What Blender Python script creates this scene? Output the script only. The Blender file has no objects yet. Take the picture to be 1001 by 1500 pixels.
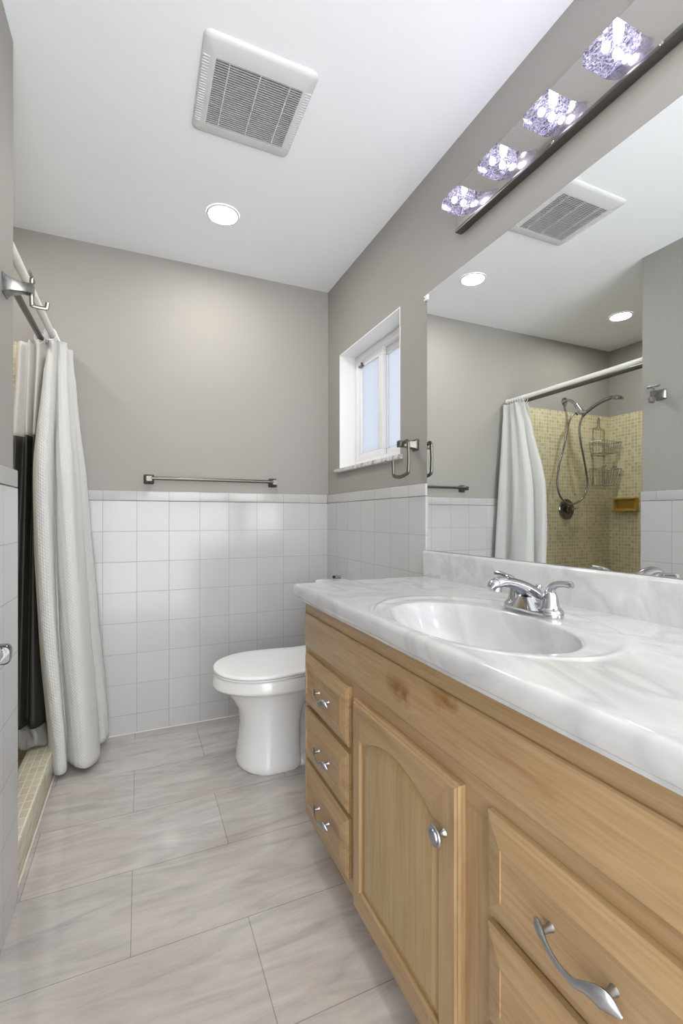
import bpy, bmesh, math, random
from mathutils import Vector, Matrix
random.seed(4)
C = bpy.context.scene
COL = C.collection

# ------------------------------------------------------------------ camera, world, lights, exposure
YAW = math.radians(23.634)
cam_d = bpy.data.cameras.new('camera')
cam = bpy.data.objects.new('camera', cam_d); COL.objects.link(cam)
cam.location = (0, 0, 1.0919)
cam.rotation_euler = (math.radians(90), 0, -YAW)
cam_d.sensor_fit = 'VERTICAL'; cam_d.sensor_height = 36.0; cam_d.sensor_width = 24.0
cam_d.lens = 677.0 / 1500.0 * 36.0
cam_d.shift_y = 8.0 / 1500.0
cam_d.clip_start = 0.02
C.camera = cam

world = bpy.data.worlds.new('world'); C.world = world
world.use_nodes = True
wb = world.node_tree.nodes['Background']
wb.inputs[0].default_value = (0.975, 0.99, 1.0, 1); wb.inputs[1].default_value = 4.6

C.view_settings.view_transform = 'Standard'
C.view_settings.look = 'None'
C.view_settings.gamma = 1.0
C.view_settings.exposure = 0.37
C.view_settings.use_curve_mapping = False

CAN_STRENGTH = 135.0
BULB_STRENGTH = 47.0

# ------------------------------------------------------------------ room numbers (metres)
XR, YF, XL, XS, H = 1.038, 2.573, -0.328, -1.436, 2.44
YE, YN = 1.574, -0.75            # end of the stub wall, near side of the modelled part
TW = 1.2265                      # top of the wainscot

# ------------------------------------------------------------------ helpers
def tag(o, label=None, cat=None, group=None, kind=None):
    if label: o['label'] = label
    if cat: o['category'] = cat
    if group: o['group'] = group
    if kind: o['kind'] = kind
    return o

WL = {}
def wloc(o):
    return WL.get(o.name, Vector((0, 0, 0))) if o else Vector((0, 0, 0))

def thing(name, loc, label, cat, group=None):
    o = bpy.data.objects.new(name, None); COL.objects.link(o)
    o.location = loc; o.empty_display_size = 0.05
    WL[o.name] = Vector(loc)
    return tag(o, label, cat, group)

def obj(name, bm, mat, parent=None, smooth=True, origin=None, angle=38, recalc=True):
    """links a bmesh (in world coordinates) as one mesh object"""
    if recalc: bmesh.ops.recalc_face_normals(bm, faces=bm.faces)
    me = bpy.data.meshes.new(name)
    if parent is None:
        if origin is None:
            xs = [v.co for v in bm.verts]
            origin = Vector(((min(v.x for v in xs) + max(v.x for v in xs)) / 2,
                             (min(v.y for v in xs) + max(v.y for v in xs)) / 2, min(v.z for v in xs)))
        origin = Vector(origin); off = origin
    else:
        off = wloc(parent); origin = Vector((0, 0, 0))
    for v in bm.verts: v.co -= off
    if smooth:
        for f in bm.faces: f.smooth = True
        for e in bm.edges:
            if len(e.link_faces) == 2 and e.calc_face_angle(0) > math.radians(angle): e.smooth = False
    bm.to_mesh(me); bm.free()
    o = bpy.data.objects.new(name, me); COL.objects.link(o)
    if parent is not None: o.parent = parent
    o.location = origin
    WL[o.name] = Vector(off)
    if mat: me.materials.append(mat)
    return o

def B(): return bmesh.new()

def box(bm, lo, hi, bev=0.0, seg=2):
    lo = Vector(lo); hi = Vector(hi)
    r = bmesh.ops.create_cube(bm, size=1.0)
    vs = r['verts']
    c = (lo + hi) / 2; s = hi - lo
    for v in vs: v.co = Vector((v.co.x * s.x, v.co.y * s.y, v.co.z * s.z)) + c
    if bev > 0:
        es = list({e for v in vs for e in v.link_edges})
        bmesh.ops.bevel(bm, geom=es, offset=bev, segments=seg, profile=0.5, affect='EDGES')
    return bm

def loft(bm, rings, closed=True, cap0=True, cap1=True):
    rv = [[bm.verts.new(p) for p in r] for r in rings]
    n = len(rv[0])
    for a, b in zip(rv, rv[1:]):
        for i in range(n if closed else n - 1):
            j = (i + 1) % n
            bm.faces.new((a[i], a[j], b[j], b[i]))
    if closed and cap0: bm.faces.new(list(reversed(rv[0])))
    if closed and cap1: bm.faces.new(rv[-1])
    return bm

def frame_for(d):
    d = d.normalized()
    up = Vector((0, 0, 1)) if abs(d.z) < 0.9 else Vector((1, 0, 0))
    a = d.cross(up).normalized(); b = d.cross(a).normalized()
    return a, b

def tube(bm, pts, r, n=12, cap=True, closed=False, flat=None):
    """sweep; r a number or list; flat = (sa, sb) scale of the two cross axes"""
    pts = [Vector(p) for p in pts]
    m = len(pts)
    rs = r if isinstance(r, (list, tuple)) else [r] * m
    rings = []; a = None
    for i, p in enumerate(pts):
        if closed: d = pts[(i + 1) % m] - pts[i - 1]
        else: d = pts[min(i + 1, m - 1)] - pts[max(i - 1, 0)]
        d.normalize()
        if a is None: a, b = frame_for(d)
        else:
            a = (a - d * a.dot(d)).normalized(); b = d.cross(a).normalized()
        sa, sb = flat if flat else (1, 1)
        rings.append([p + (a * math.cos(2 * math.pi * k / n) * sa + b * math.sin(2 * math.pi * k / n) * sb) * rs[i] for k in range(n)])
    if closed: rings.append(rings[0]); 
    if closed:
        rv = [[bm.verts.new(q) for q in rr] for rr in rings[:-1]]
        for i in range(m):
            A = rv[i]; Bq = rv[(i + 1) % m]
            for k in range(n): bm.faces.new((A[k], A[(k + 1) % n], Bq[(k + 1) % n], Bq[k]))
        return bm
    return loft(bm, rings, True, cap, cap)

def smooth_path(ctrl, sub=6):
    P = [Vector(c) for c in ctrl]; out = []
    for i in range(len(P) - 1):
        p0 = P[max(i - 1, 0)]; p1 = P[i]; p2 = P[i + 1]; p3 = P[min(i + 2, len(P) - 1)]
        for k in range(sub):
            t = k / sub
            out.append(0.5 * ((2 * p1) + (-p0 + p2) * t + (2 * p0 - 5 * p1 + 4 * p2 - p3) * t * t + (-p0 + 3 * p1 - 3 * p2 + p3) * t ** 3))
    out.append(P[-1]); return out

def lathe(bm, c, axis, prof, n=28, cap=True):
    """prof = [(distance along axis, radius)]"""
    c = Vector(c); axis = Vector(axis).normalized(); a, b = frame_for(axis)
    rings = [[c + axis * h + (a * math.cos(2 * math.pi * k / n) + b * math.sin(2 * math.pi * k / n)) * max(r, 1e-5) for k in range(n)] for h, r in prof]
    return loft(bm, rings, True, cap, cap)

def rrect(cx, cy, hx, hy, r, n=5):
    """rounded rectangle outline in 2D"""
    out = []
    for (sx, sy, a0) in ((1, 1, 0), (-1, 1, 90), (-1, -1, 180), (1, -1, 270)):
        for k in range(n + 1):
            a = math.radians(a0 + 90 * k / n)
            out.append((cx + sx * (hx - r) + r * math.cos(a), cy + sy * (hy - r) + r * math.sin(a)))
    return out

# ------------------------------------------------------------------ materials
def s2l(c):
    return tuple((x / 12.92 if x <= 0.04045 else ((x + 0.055) / 1.055) ** 2.4) for x in [v / 255 for v in c]) + (1,)

def mat(name, col, rough=0.5, metal=0.0, spec=0.5, coat=0.0):
    m = bpy.data.materials.new(name); m.use_nodes = True
    b = m.node_tree.nodes['Principled BSDF']
    b.inputs['Base Color'].default_value = s2l(col)
    b.inputs['Roughness'].default_value = rough
    b.inputs['Metallic'].default_value = metal
    b.inputs['Specular IOR Level'].default_value = spec
    b.inputs['Coat Weight'].default_value = coat
    b.inputs['Coat Roughness'].default_value = 0.05
    return m
def N(m, t, **kw):
    n = m.node_tree.nodes.new(t)
    for k, v in kw.items(): setattr(n, k, v)
    return n
def L(m, a, b): m.node_tree.links.new(a, b)
def bsdf(m): return m.node_tree.nodes['Principled BSDF']
def math_n(m, op, a, b=None):
    n = N(m, 'ShaderNodeMath', operation=op)
    for i, v in enumerate((a, b)):
        if v is None: continue
        if isinstance(v, (int, float)): n.inputs[i].default_value = v
        else: L(m, v, n.inputs[i])
    return n.outputs[0]
def ramp(m, fac, stops):
    r = N(m, 'ShaderNodeValToRGB'); e = r.color_ramp.elements
    while len(e) < len(stops): e.new(0.5)
    for el, (p, c) in zip(e, stops): el.position = p; el.color = s2l(c)
    L(m, fac, r.inputs[0]); return r.outputs[0]
def bump(m, h, strength, dist):
    b = N(m, 'ShaderNodeBump'); b.inputs['Strength'].default_value = strength; b.inputs['Distance'].default_value = dist
    L(m, h, b.inputs['Height']); L(m, b.outputs[0], bsdf(m).inputs['Normal']); return b
def pos(m): return N(m, 'ShaderNodeNewGeometry').outputs['Position']
def noise(m, vec, scale, detail=4, rough=0.5, dist=0.0):
    n = N(m, 'ShaderNodeTexNoise'); n.inputs['Scale'].default_value = scale; n.inputs['Detail'].default_value = detail
    n.inputs['Roughness'].default_value = rough; n.inputs['Distortion'].default_value = dist
    L(m, vec, n.inputs['Vector']); return n.outputs[0]
def vscale(m, vec, s, off=(0, 0, 0)):
    n = N(m, 'ShaderNodeMapping'); n.inputs['Scale'].default_value = s; n.inputs['Location'].default_value = off
    L(m, vec, n.inputs['Vector']); return n.outputs[0]

def paint(name, col, rough=0.6):
    m = mat(name, col, rough, spec=0.3)
    nz = noise(m, pos(m), 220, 3); bump(m, nz, 0.06, 0.002)
    return m
M = {}
M['wall'] = paint('warm_grey_wall_paint', (160, 157, 152))
M['ceiling'] = paint('white_ceiling_paint', (245, 247, 251), 0.8)
M['white'] = mat('white_gloss_paint', (238, 238, 238), 0.35)

def brick_mat(name, au, av, bw, rh, mortar, c1, c2, cm, u0=0.0, v0=0.0, offset=0.0, rough=0.2, bstr=0.35, bdist=0.002, smooth=0.3, spec=0.5):
    m = mat(name, (255, 255, 255), rough, spec=spec)
    sep = N(m, 'ShaderNodeSeparateXYZ'); L(m, pos(m), sep.inputs[0])
    comb = N(m, 'ShaderNodeCombineXYZ')
    L(m, math_n(m, 'ADD', sep.outputs[au], -u0 + 40 * bw), comb.inputs[0])
    L(m, math_n(m, 'ADD', sep.outputs[av], -v0 + 40 * rh), comb.inputs[1])
    b = N(m, 'ShaderNodeTexBrick', offset=offset, offset_frequency=2, squash=1.0)
    b.inputs['Scale'].default_value = 1.0
    b.inputs['Brick Width'].default_value = bw; b.inputs['Row Height'].default_value = rh
    b.inputs['Mortar Size'].default_value = mortar; b.inputs['Mortar Smooth'].default_value = smooth
    b.inputs['Color1'].default_value = s2l(c1); b.inputs['Color2'].default_value = s2l(c2); b.inputs['Mortar'].default_value = s2l(cm)
    L(m, comb.outputs[0], b.inputs['Vector'])
    L(m, b.outputs['Color'], bsdf(m).inputs['Base Color'])
    inv = math_n(m, 'SUBTRACT', 1.0, b.outputs['Fac'])
    bump(m, inv, bstr, bdist)
    return m, b, comb
P6 = 0.154
WT = dict(bw=P6, rh=P6, mortar=0.0018, c1=(193, 193, 193), c2=(188, 188, 189), cm=(168, 167, 164), v0=TW - 0.051, rough=0.13, smooth=0.5)
M['tile_far'] = brick_mat('white_tile_far', 0, 2, u0=0.912, **WT)[0]
M['tile_right'] = brick_mat('white_tile_right', 1, 2, u0=1.651, **WT)[0]
M['tile_left'] = brick_mat('white_tile_left', 1, 2, u0=1.422, **WT)[0]
TT = dict(WT); TT.update(rh=5.0, v0=-1)
M['trim_far'] = brick_mat('white_trim_far', 0, 2, u0=0.912, **TT)[0]
M['trim_side'] = brick_mat('white_trim_side', 1, 2, u0=1.651, **TT)[0]
def mosaic(name, au, av, **kw):
    a = dict(bw=0.0262, rh=0.0262, mortar=0.0022, c1=(214, 206, 170), c2=(186, 177, 138), cm=(228, 223, 200), rough=0.3, smooth=0.4, bstr=0.3, bdist=0.001)
    a.update(kw); return brick_mat(name, au, av, **a)[0]
M['mos_far'] = mosaic('beige_mosaic_far', 0, 2)
M['mos_left'] = mosaic('beige_mosaic_left', 1, 2)
M['mos_floor'] = mosaic('beige_mosaic_floor', 0, 1, c1=(200, 192, 168), c2=(176, 166, 140))
M['mos_curb'] = mosaic('beige_mosaic_curb', 0, 1, bw=0.026, rh=0.05, c1=(206, 200, 180), c2=(194, 186, 162), cm=(228, 224, 208))
M['mos_curbside'] = mosaic('beige_mosaic_curb_side', 1, 2, bw=0.05, rh=0.026, c1=(206, 200, 178), c2=(184, 174, 148), cm=(214, 208, 190))

# floor: glossy grey marble look porcelain, 12x24 running bond
fm, fb, fc = brick_mat('grey_marble_look_floor_tile', 0, 1, 0.586, 0.308, 0.0011, (250, 248, 246), (240, 237, 234), (186, 181, 176),
                       u0=-0.02, v0=1.569, offset=0.5, rough=0.035, bstr=0.25, bdist=0.001)
v = vscale(fm, pos(fm), (1.3, 6.5, 1)); v = vscale(fm, v, (1, 1, 1)); v.node.inputs['Rotation'].default_value = (0, 0, 0.12)
n1 = noise(fm, v, 2.6, 8, 0.62, 1.3)
n2 = noise(fm, vscale(fm, pos(fm), (1.6, 3.0, 1)), 1.6, 3, 0.5, 0.6)
c = ramp(fm, n1, [(0.28, (142, 138, 135)), (0.5, (174, 171, 168)), (0.75, (197, 195, 193))])
c2 = ramp(fm, n2, [(0.35, (236, 226, 222)), (0.65, (250, 248, 246))])
mx = N(fm, 'ShaderNodeMix', data_type='RGBA', blend_type='MULTIPLY'); mx.inputs[0].default_value = 0.75
L(fm, fb.outputs['Color'], mx.inputs[6]); L(fm, c, mx.inputs[7])
mx2 = N(fm, 'ShaderNodeMix', data_type='RGBA', blend_type='MULTIPLY'); mx2.inputs[0].default_value = 0.5
L(fm, mx.outputs[2], mx2.inputs[6]); L(fm, c2, mx2.inputs[7])
L(fm, mx2.outputs[2], bsdf(fm).inputs['Base Color'])
bsdf(fm).inputs['Specular IOR Level'].default_value = 0.8
M['floor'] = fm

# cultured marble
cm_ = mat('white_swirled_cultured_marble', (236, 236, 236), 0.12, coat=0.4)
w = noise(cm_, vscale(cm_, pos(cm_), (1.5, 1.0, 1.0)), 2.0, 4, 0.5, 2.2)
L(cm_, ramp(cm_, w, [(0.3, (188, 188, 189)), (0.45, (200, 200, 200)), (0.52, (184, 185, 187)), (0.6, (202, 202, 202)), (0.8, (184, 184, 186))]), bsdf(cm_).inputs['Base Color'])
M['marble'] = cm_
ms = mat('grey_veined_sill_marble', (220, 220, 220), 0.25)
w = noise(ms, pos(ms), 26, 6, 0.65, 1.0)
L(ms, ramp(ms, w, [(0.35, (150, 148, 146)), (0.5, (206, 205, 203)), (0.7, (236, 236, 236))]), bsdf(ms).inputs['Base Color'])
M['sill'] = ms

def wood(name, axis, seed=0.0, knots=False, light=(176, 149, 112), mid=(167, 138, 100), dark=(146, 113, 77)):
    m = mat(name, mid, 0.38, spec=0.35, coat=0.15)
    sc = [11.0, 11.0, 11.0]; sc[axis] = 1.1
    v = vscale(m, pos(m), sc, (seed, seed * 1.7, seed * 0.6))
    n1 = noise(m, v, 2.2, 5, 0.6, 1.1)
    sc2 = [90.0, 90.0, 90.0]; sc2[axis] = 3.0
    n2 = noise(m, vscale(m, pos(m), sc2, (seed, 0, 0)), 1.6, 3, 0.6, 0.3)
    col = ramp(m, n1, [(0.25, dark), (0.45, mid), (0.72, light)])
    fine = ramp(m, n2, [(0.35, (216, 208, 198)), (0.62, (255, 255, 255))])
    mx = N(m, 'ShaderNodeMix', data_type='RGBA', blend_type='MULTIPLY'); mx.inputs[0].default_value = 0.45
    L(m, col, mx.inputs[6]); L(m, fine, mx.inputs[7]); out = mx.outputs[2]
    if knots:
        sk = [9.0, 9.0, 9.0]; sk[axis] = 4.5
        vv = vscale(m, pos(m), sk, (0.35, 0.9, 0.42))
        vo = N(m, 'ShaderNodeTexVoronoi'); vo.inputs['Scale'].default_value = 0.9
        wob = noise(m, vscale(m, pos(m), (1, 1, 1)), 30, 3)
        add = N(m, 'ShaderNodeVectorMath', operation='ADD'); L(m, vv, add.inputs[0])
        ms_ = N(m, 'ShaderNodeVectorMath', operation='SCALE'); L(m, wob, ms_.inputs[0]); ms_.inputs['Scale'].default_value = 0.35
        L(m, ms_.outputs[0], add.inputs[1]); L(m, add.outputs[0], vo.inputs['Vector'])
        kn = ramp(m, vo.outputs['Distance'], [(0.04, (84, 52, 28)), (0.09, (160, 126, 92)), (0.16, (214, 190, 160)), (0.28, (255, 255, 255))])
        mk = N(m, 'ShaderNodeMix', data_type='RGBA', blend_type='MULTIPLY'); mk.inputs[0].default_value = 0.85
        L(m, out, mk.inputs[6]); L(m, kn, mk.inputs[7]); out = mk.outputs[2]
    L(m, out, bsdf(m).inputs['Base Color'])
    bump(m, n2, 0.05, 0.001)
    return m
M['wood_h'] = wood('honey_alder_grain_across', 1)
M['wood_k'] = wood('honey_alder_knotty', 1, 3.0, True)
M['wood_v'] = wood('honey_alder_grain_upright', 2, 1.3)
M['wood_panel'] = wood('honey_alder_pale_panel', 2, 5.1, light=(176, 151, 110), mid=(169, 143, 101), dark=(157, 130, 89))
M['dark_gap'] = mat('dark_cabinet_inside', (60, 42, 26), 0.8)

M['chrome'] = mat('polished_chrome', (192, 193, 197), 0.07, 1.0)
M['nickel'] = mat('brushed_nickel', (150, 149, 147), 0.24, 1.0)
M['dnickel'] = mat('dark_brushed_nickel', (112, 110, 106), 0.34, 1.0)
M['smoke'] = mat('smoky_chrome', (120, 118, 118), 0.12, 1.0)
M['pewter'] = mat('satin_pewter', (168, 170, 174), 0.3, 1.0)
M['plate'] = mat('satin_chrome_plate', (178, 174, 167), 0.14, 1.0)
M['mirror'] = mat('mirror_silver', (246, 249, 248), 0.0, 1.0)
M['mirror_edge'] = mat('dark_mirror_edge', (70, 74, 72), 0.3)
M['porcelain'] = mat('white_porcelain', (236, 237, 238), 0.08, coat=0.5)
M['seat'] = mat('white_toilet_seat_plastic', (240, 240, 240), 0.22)
M['plastic'] = mat('white_plastic', (236, 236, 238), 0.4)
M['vinyl'] = mat('white_window_vinyl', (240, 240, 242), 0.4)
M['white_rod'] = mat('white_enamelled_rod', (238, 237, 234), 0.3)
M['rubber'] = mat('black_rubber', (24, 24, 24), 0.5)
M['amber'] = mat('amber_glazed_ceramic', (178, 146, 66), 0.18)
M['fan'] = mat('off_white_fan_plastic', (216, 216, 217), 0.5)
M['dark_hole'] = mat('dark_duct', (96, 96, 98), 0.9)
M['caulk'] = mat('pale_caulk', (226, 222, 210), 0.4)

def fabric(name, col, weave=True):
    m = mat(name, col, 0.85, spec=0.15)
    b = bsdf(m); b.inputs['Sheen Weight'].default_value = 0.15
    nt = m.node_tree
    if weave:
        uv = N(m, 'ShaderNodeUVMap')
        w1 = N(m, 'ShaderNodeTexWave', wave_type='BANDS', bands_direction='DIAGONAL'); w1.inputs['Scale'].default_value = 46
        L(m, uv.outputs[0], w1.inputs['Vector'])
        w2 = N(m, 'ShaderNodeTexWave', wave_type='BANDS', bands_direction='X'); w2.inputs['Scale'].default_value = 54
        L(m, uv.outputs[0], w2.inputs['Vector'])
        bump(m, math_n(m, 'MULTIPLY', w1.outputs['Fac'], w2.outputs['Fac']), 0.8, 0.0026)
    tr = N(m, 'ShaderNodeBsdfTranslucent'); tr.inputs[0].default_value = s2l(col)
    mx = N(m, 'ShaderNodeMixShader'); mx.inputs[0].default_value = 0.22
    out = nt.nodes['Material Output']
    L(m, b.outputs[0], mx.inputs[1]); L(m, tr.outputs[0], mx.inputs[2]); L(m, mx.outputs[0], out.inputs[0])
    return m
M['curtain'] = fabric('white_waffle_curtain', (234, 235, 233))
def film(name, col, alpha, rough=0.3):
    m = mat(name, col, rough); b = bsdf(m); b.inputs['Alpha'].default_value = alpha; return m
M['liner'] = film('milky_liner_plastic', (228, 226, 222), 0.8, 0.35)
M['dark_liner'] = mat('charcoal_liner_plastic', (52, 50, 46), 0.45)
M['clear_hem'] = film('clear_plastic_hem', (150, 150, 146), 0.6, 0.2)

def emit(name, col, s):
    m = bpy.data.materials.new(name); m.use_nodes = True; nt = m.node_tree
    nt.nodes.remove(nt.nodes['Principled BSDF'])
    e = nt.nodes.new('ShaderNodeEmission'); e.inputs[0].default_value = s2l(col); e.inputs[1].default_value = s
    nt.links.new(e.outputs[0], nt.nodes['Material Output'].inputs[0]); return m
M['can'] = emit('lit_downlight_lens', (255, 250, 244), CAN_STRENGTH)
M['bulb'] = emit('lit_halogen_bulb', (255, 252, 248), BULB_STRENGTH)

# crackled glass of the vanity light blocks
g = mat('crackled_clear_glass', (236, 234, 255), 0.05); nt = g.node_tree
vo = N(g, 'ShaderNodeTexVoronoi', feature='DISTANCE_TO_EDGE'); vo.inputs['Scale'].default_value = 95
stv = vscale(g, pos(g), (1.0, 0.45, 1.0)); L(g, stv, vo.inputs['Vector'])
nz = noise(g, pos(g), 190, 3, 0.7)
crk = math_n(g, 'LESS_THAN', vo.outputs['Distance'], 0.06)
spk = math_n(g, 'GREATER_THAN', nz, 0.57)
mk = math_n(g, 'MAXIMUM', crk, spk)
lwt = N(g, 'ShaderNodeLayerWeight'); lwt.inputs['Blend'].default_value = 0.25
tint = ramp(g, nz, [(0.36, (120, 118, 150)), (0.5, (178, 176, 206)), (0.62, (236, 234, 250))])
tr = N(g, 'ShaderNodeBsdfTransparent'); L(g, tint, tr.inputs[0])
tl = N(g, 'ShaderNodeBsdfDiffuse'); tl.inputs[0].default_value = s2l((250, 248, 255))
fac = math_n(g, 'ADD', math_n(g, 'MULTIPLY', mk, 0.20), 0.05)
m1 = N(g, 'ShaderNodeMixShader'); L(g, fac, m1.inputs[0]); L(g, tr.outputs[0], m1.inputs[1]); L(g, tl.outputs[0], m1.inputs[2])
gl = N(g, 'ShaderNodeBsdfGlossy'); gl.inputs['Roughness'].default_value = 0.05
m2 = N(g, 'ShaderNodeMixShader'); L(g, math_n(g, 'MULTIPLY', lwt.outputs['Fresnel'], 0.25), m2.inputs[0])
L(g, m1.outputs[0], m2.inputs[1]); L(g, gl.outputs[0], m2.inputs[2]); L(g, m2.outputs[0], nt.nodes['Material Output'].inputs[0])
M['block'] = g
# frosted window pane: daylight comes through it
fp = mat('frosted_window_pane', (150, 156, 166), 0.3); nt = fp.node_tree
tl = N(fp, 'ShaderNodeBsdfTranslucent'); tl.inputs[0].default_value = s2l((170, 173, 178))
mxs = N(fp, 'ShaderNodeMixShader'); mxs.inputs[0].default_value = 0.85
L(fp, bsdf(fp).outputs[0], mxs.inputs[1]); L(fp, tl.outputs[0], mxs.inputs[2]); L(fp, mxs.outputs[0], nt.nodes['Material Output'].inputs[0])
M['pane'] = fp

# ------------------------------------------------------------------ the room shell
def struct(name, bm, m, parent=None, smooth=False, **kw):
    o = obj(name, bm, m, parent, smooth=smooth, **kw)
    if parent is None: tag(o, kind='structure')
    return o
bm = B(); box(bm, (XS - 0.1, YN, -0.06), (XR + 0.1, YF + 0.1, 0)); struct('floor', bm, M['floor'])
# ceiling with round openings is not needed: downlights are thin surface lenses in trims
bm = B(); box(bm, (XS - 0.1, YN, H), (XR + 0.1, YF + 0.1, H + 0.06)); struct('ceiling', bm, M['ceiling'])
bm = B(); box(bm, (XS - 0.1, YF, 0), (XR + 0.16, YF + 0.1, H)); struct('wall_far', bm, M['wall'])
# right wall with the window opening
WY0, WY1, WZ0, WZ1 = 1.735, 2.398, 1.362, 2.008
bm = B()
XO = XR + 0.15
box(bm, (XR, YN, 0), (XO, WY0, H)); box(bm, (XR, WY1, 0), (XO, YF, H))
box(bm, (XR, WY0, 0), (XO, WY1, WZ0)); box(bm, (XR, WY0, WZ1), (XO, WY1, H))
struct('wall_right', bm, M['wall'])
bm = B(); box(bm, (XL - 0.112, YN, 0), (XL, YE, H)); struct('wall_left', bm, M['wall'])
bm = B(); box(bm, (XS - 0.1, YE - 0.1, 0), (XL - 0.113, YE, H)); struct('wall_shower_near', bm, M['wall'])
bm = B(); box(bm, (XS - 0.1, YE, 0), (XS, YF, H)); struct('wall_shower_side', bm, M['wall'])

# tiled dados (bullnosed trim row on top) and shower mosaic, each a facing on its wall
TK = 0.009
bm = B(); box(bm, (XL, YF - TK, 0), (XR - TK, YF, TW - 0.051)); o = struct('wall_far_tile', bm, M['tile_far'])
bm = B(); box(bm, (XL, YF - TK, TW - 0.050), (XR - TK, YF, TW), 0.004, 3); o = struct('trim_1', bm, M['trim_far'], smooth=True)
bm = B(); box(bm, (XR - TK, 1.5285, 0), (XR, YF, TW - 0.051)); struct('wall_right_tile', bm, M['tile_right'])
bm = B(); box(bm, (XR - TK, 1.5285, TW - 0.050), (XR, YF, TW), 0.004, 3); struct('trim_2', bm, M['trim_side'], smooth=True)
bm = B(); box(bm, (XL, YN, 0), (XL + 0.011, YE + 0.004, TW - 0.051), 0.003); box(bm, (XL - 0.112, YE, 0.11), (XL + 0.004, YE + 0.004, TW - 0.051)); struct('wall_left_tile', bm, M['tile_left'])
bm = B(); box(bm, (XL, YN, TW - 0.050), (XL + 0.011, YE + 0.004, TW), 0.004, 3); struct('trim_3', bm, M['trim_side'], smooth=True)
bm = B(); box(bm, (XS, YF - TK, 0), (-0.43, YF, 1.905)); struct('wall_shower_far_mosaic', bm, M['mos_far'])
bm = B(); box(bm, (XS, YE, 0), (XS + TK, YF - TK, 1.905)); struct('wall_shower_side_mosaic', bm, M['mos_left'])
bm = B(); box(bm, (XS + TK, YE, 0), (-0.43, YF - TK, 0.022)); struct('floor_shower', bm, M['mos_floor'])
# curb
bm = B(); box(bm, (-0.432, YE + 0.005, 0), (-0.332, YF - TK - 0.001, 0.11), 0.003, 2)
o = struct('trim_4', bm, M['mos_curb'], smooth=True)
o.data.materials.append(M['mos_curbside'])
for f in o.data.polygons:
    if abs(f.normal.x) > 0.7: f.material_index = 1
bm = B(); box(bm, (-0.332, YE + 0.005, 0), (-0.326, YF - TK, 0.006), 0.002); struct('trim_5', bm, M['caulk'])
bm = B(); box(bm, (-0.31, YF - TK - 0.005, 0), (XR - TK, YF - TK, 0.006), 0.002); struct('trim_6', bm, M['caulk'])

# window: plastered reveal, slider frame, two frosted panes, marble sill
wr = B()
for lo, hi in (((XR - 0.001, WY1 - 0.006, WZ0), (XO, WY1, WZ1)), ((XR - 0.001, WY0, WZ0), (XO, WY0 + 0.006, WZ1)),
               ((XR - 0.001, WY0 + 0.006, WZ1 - 0.006), (XO, WY1 - 0.006, WZ1)), ((XR + 0.02, WY0 + 0.006, WZ0), (XO, WY1 - 0.006, WZ0 + 0.012))):
    box(wr, lo, hi)
win = thing('window_1', (1.15, (WY0 + WY1) / 2, WZ0), None, None); tag(win, kind='structure')
struct('window_reveal', wr, M['white'], win)
fr = B()
X0 = 1.132
a0, a1, z0, z1 = WY0 + 0.007, WY1 - 0.007, WZ0 + 0.013, WZ1 - 0.007
fw = 0.034
box(fr, (X0, a0, z0), (XO + 0.02, a1, z0 + fw), 0.003); box(fr, (X0, a0, z1 - fw), (XO + 0.02, a1, z1), 0.003)
box(fr, (X0, a0, z0 + fw), (XO + 0.02, a0 + fw, z1 - fw), 0.003); box(fr, (X0, a1 - fw, z0 + fw), (XO + 0.02, a1, z1 - fw), 0.003)
struct('window_frame', fr, M['vinyl'], win, smooth=True)
def sash(y0, y1, x, nm='sash'):
    b = B(); s = 0.042; zz0, zz1 = z0 + fw - 0.004, z1 - fw + 0.004
    box(b, (x, y0, zz0), (x + 0.026, y1, zz0 + s), 0.004); box(b, (x, y0, zz1 - s), (x + 0.026, y1, zz1), 0.004)
    box(b, (x, y0, zz0 + s), (x + 0.026, y0 + s, zz1 - s), 0.004); box(b, (x, y1 - s, zz0 + s), (x + 0.026, y1, zz1 - s), 0.004)
    so = struct(nm, b, M['vinyl'], win, smooth=True)
    b = B(); box(b, (x + 0.009, y0 + s - 0.003, zz0 + s - 0.003), (x + 0.015, y1 - s + 0.003, zz1 - s + 0.003))
    struct('pane', b, M['pane'], so)
sash(2.078, a1 - fw + 0.004, X0 + 0.004)
sash(a0 + fw - 0.004, 2.116, X0 + 0.0305)
b = B(); box(b, (X0 - 0.012, 2.285, 1.925), (X0 + 0.004, 2.325, 1.934), 0.002); box(b, (X0 - 0.006, 2.30, 1.932), (X0 + 0.004, 2.31, 1.952), 0.002)
struct('window_latch', b, M['dnickel'], win)
b = B(); box(b, (XR - 0.022, WY0 - 0.02, WZ0 - 0.018), (XR + 0.105, WY1 + 0.04, WZ0 + 0.002), 0.004, 3)
# the ends that pass beside the opening stop at the wall face
o = struct('window_sill', b, M['sill'], win, smooth=True)

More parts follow.
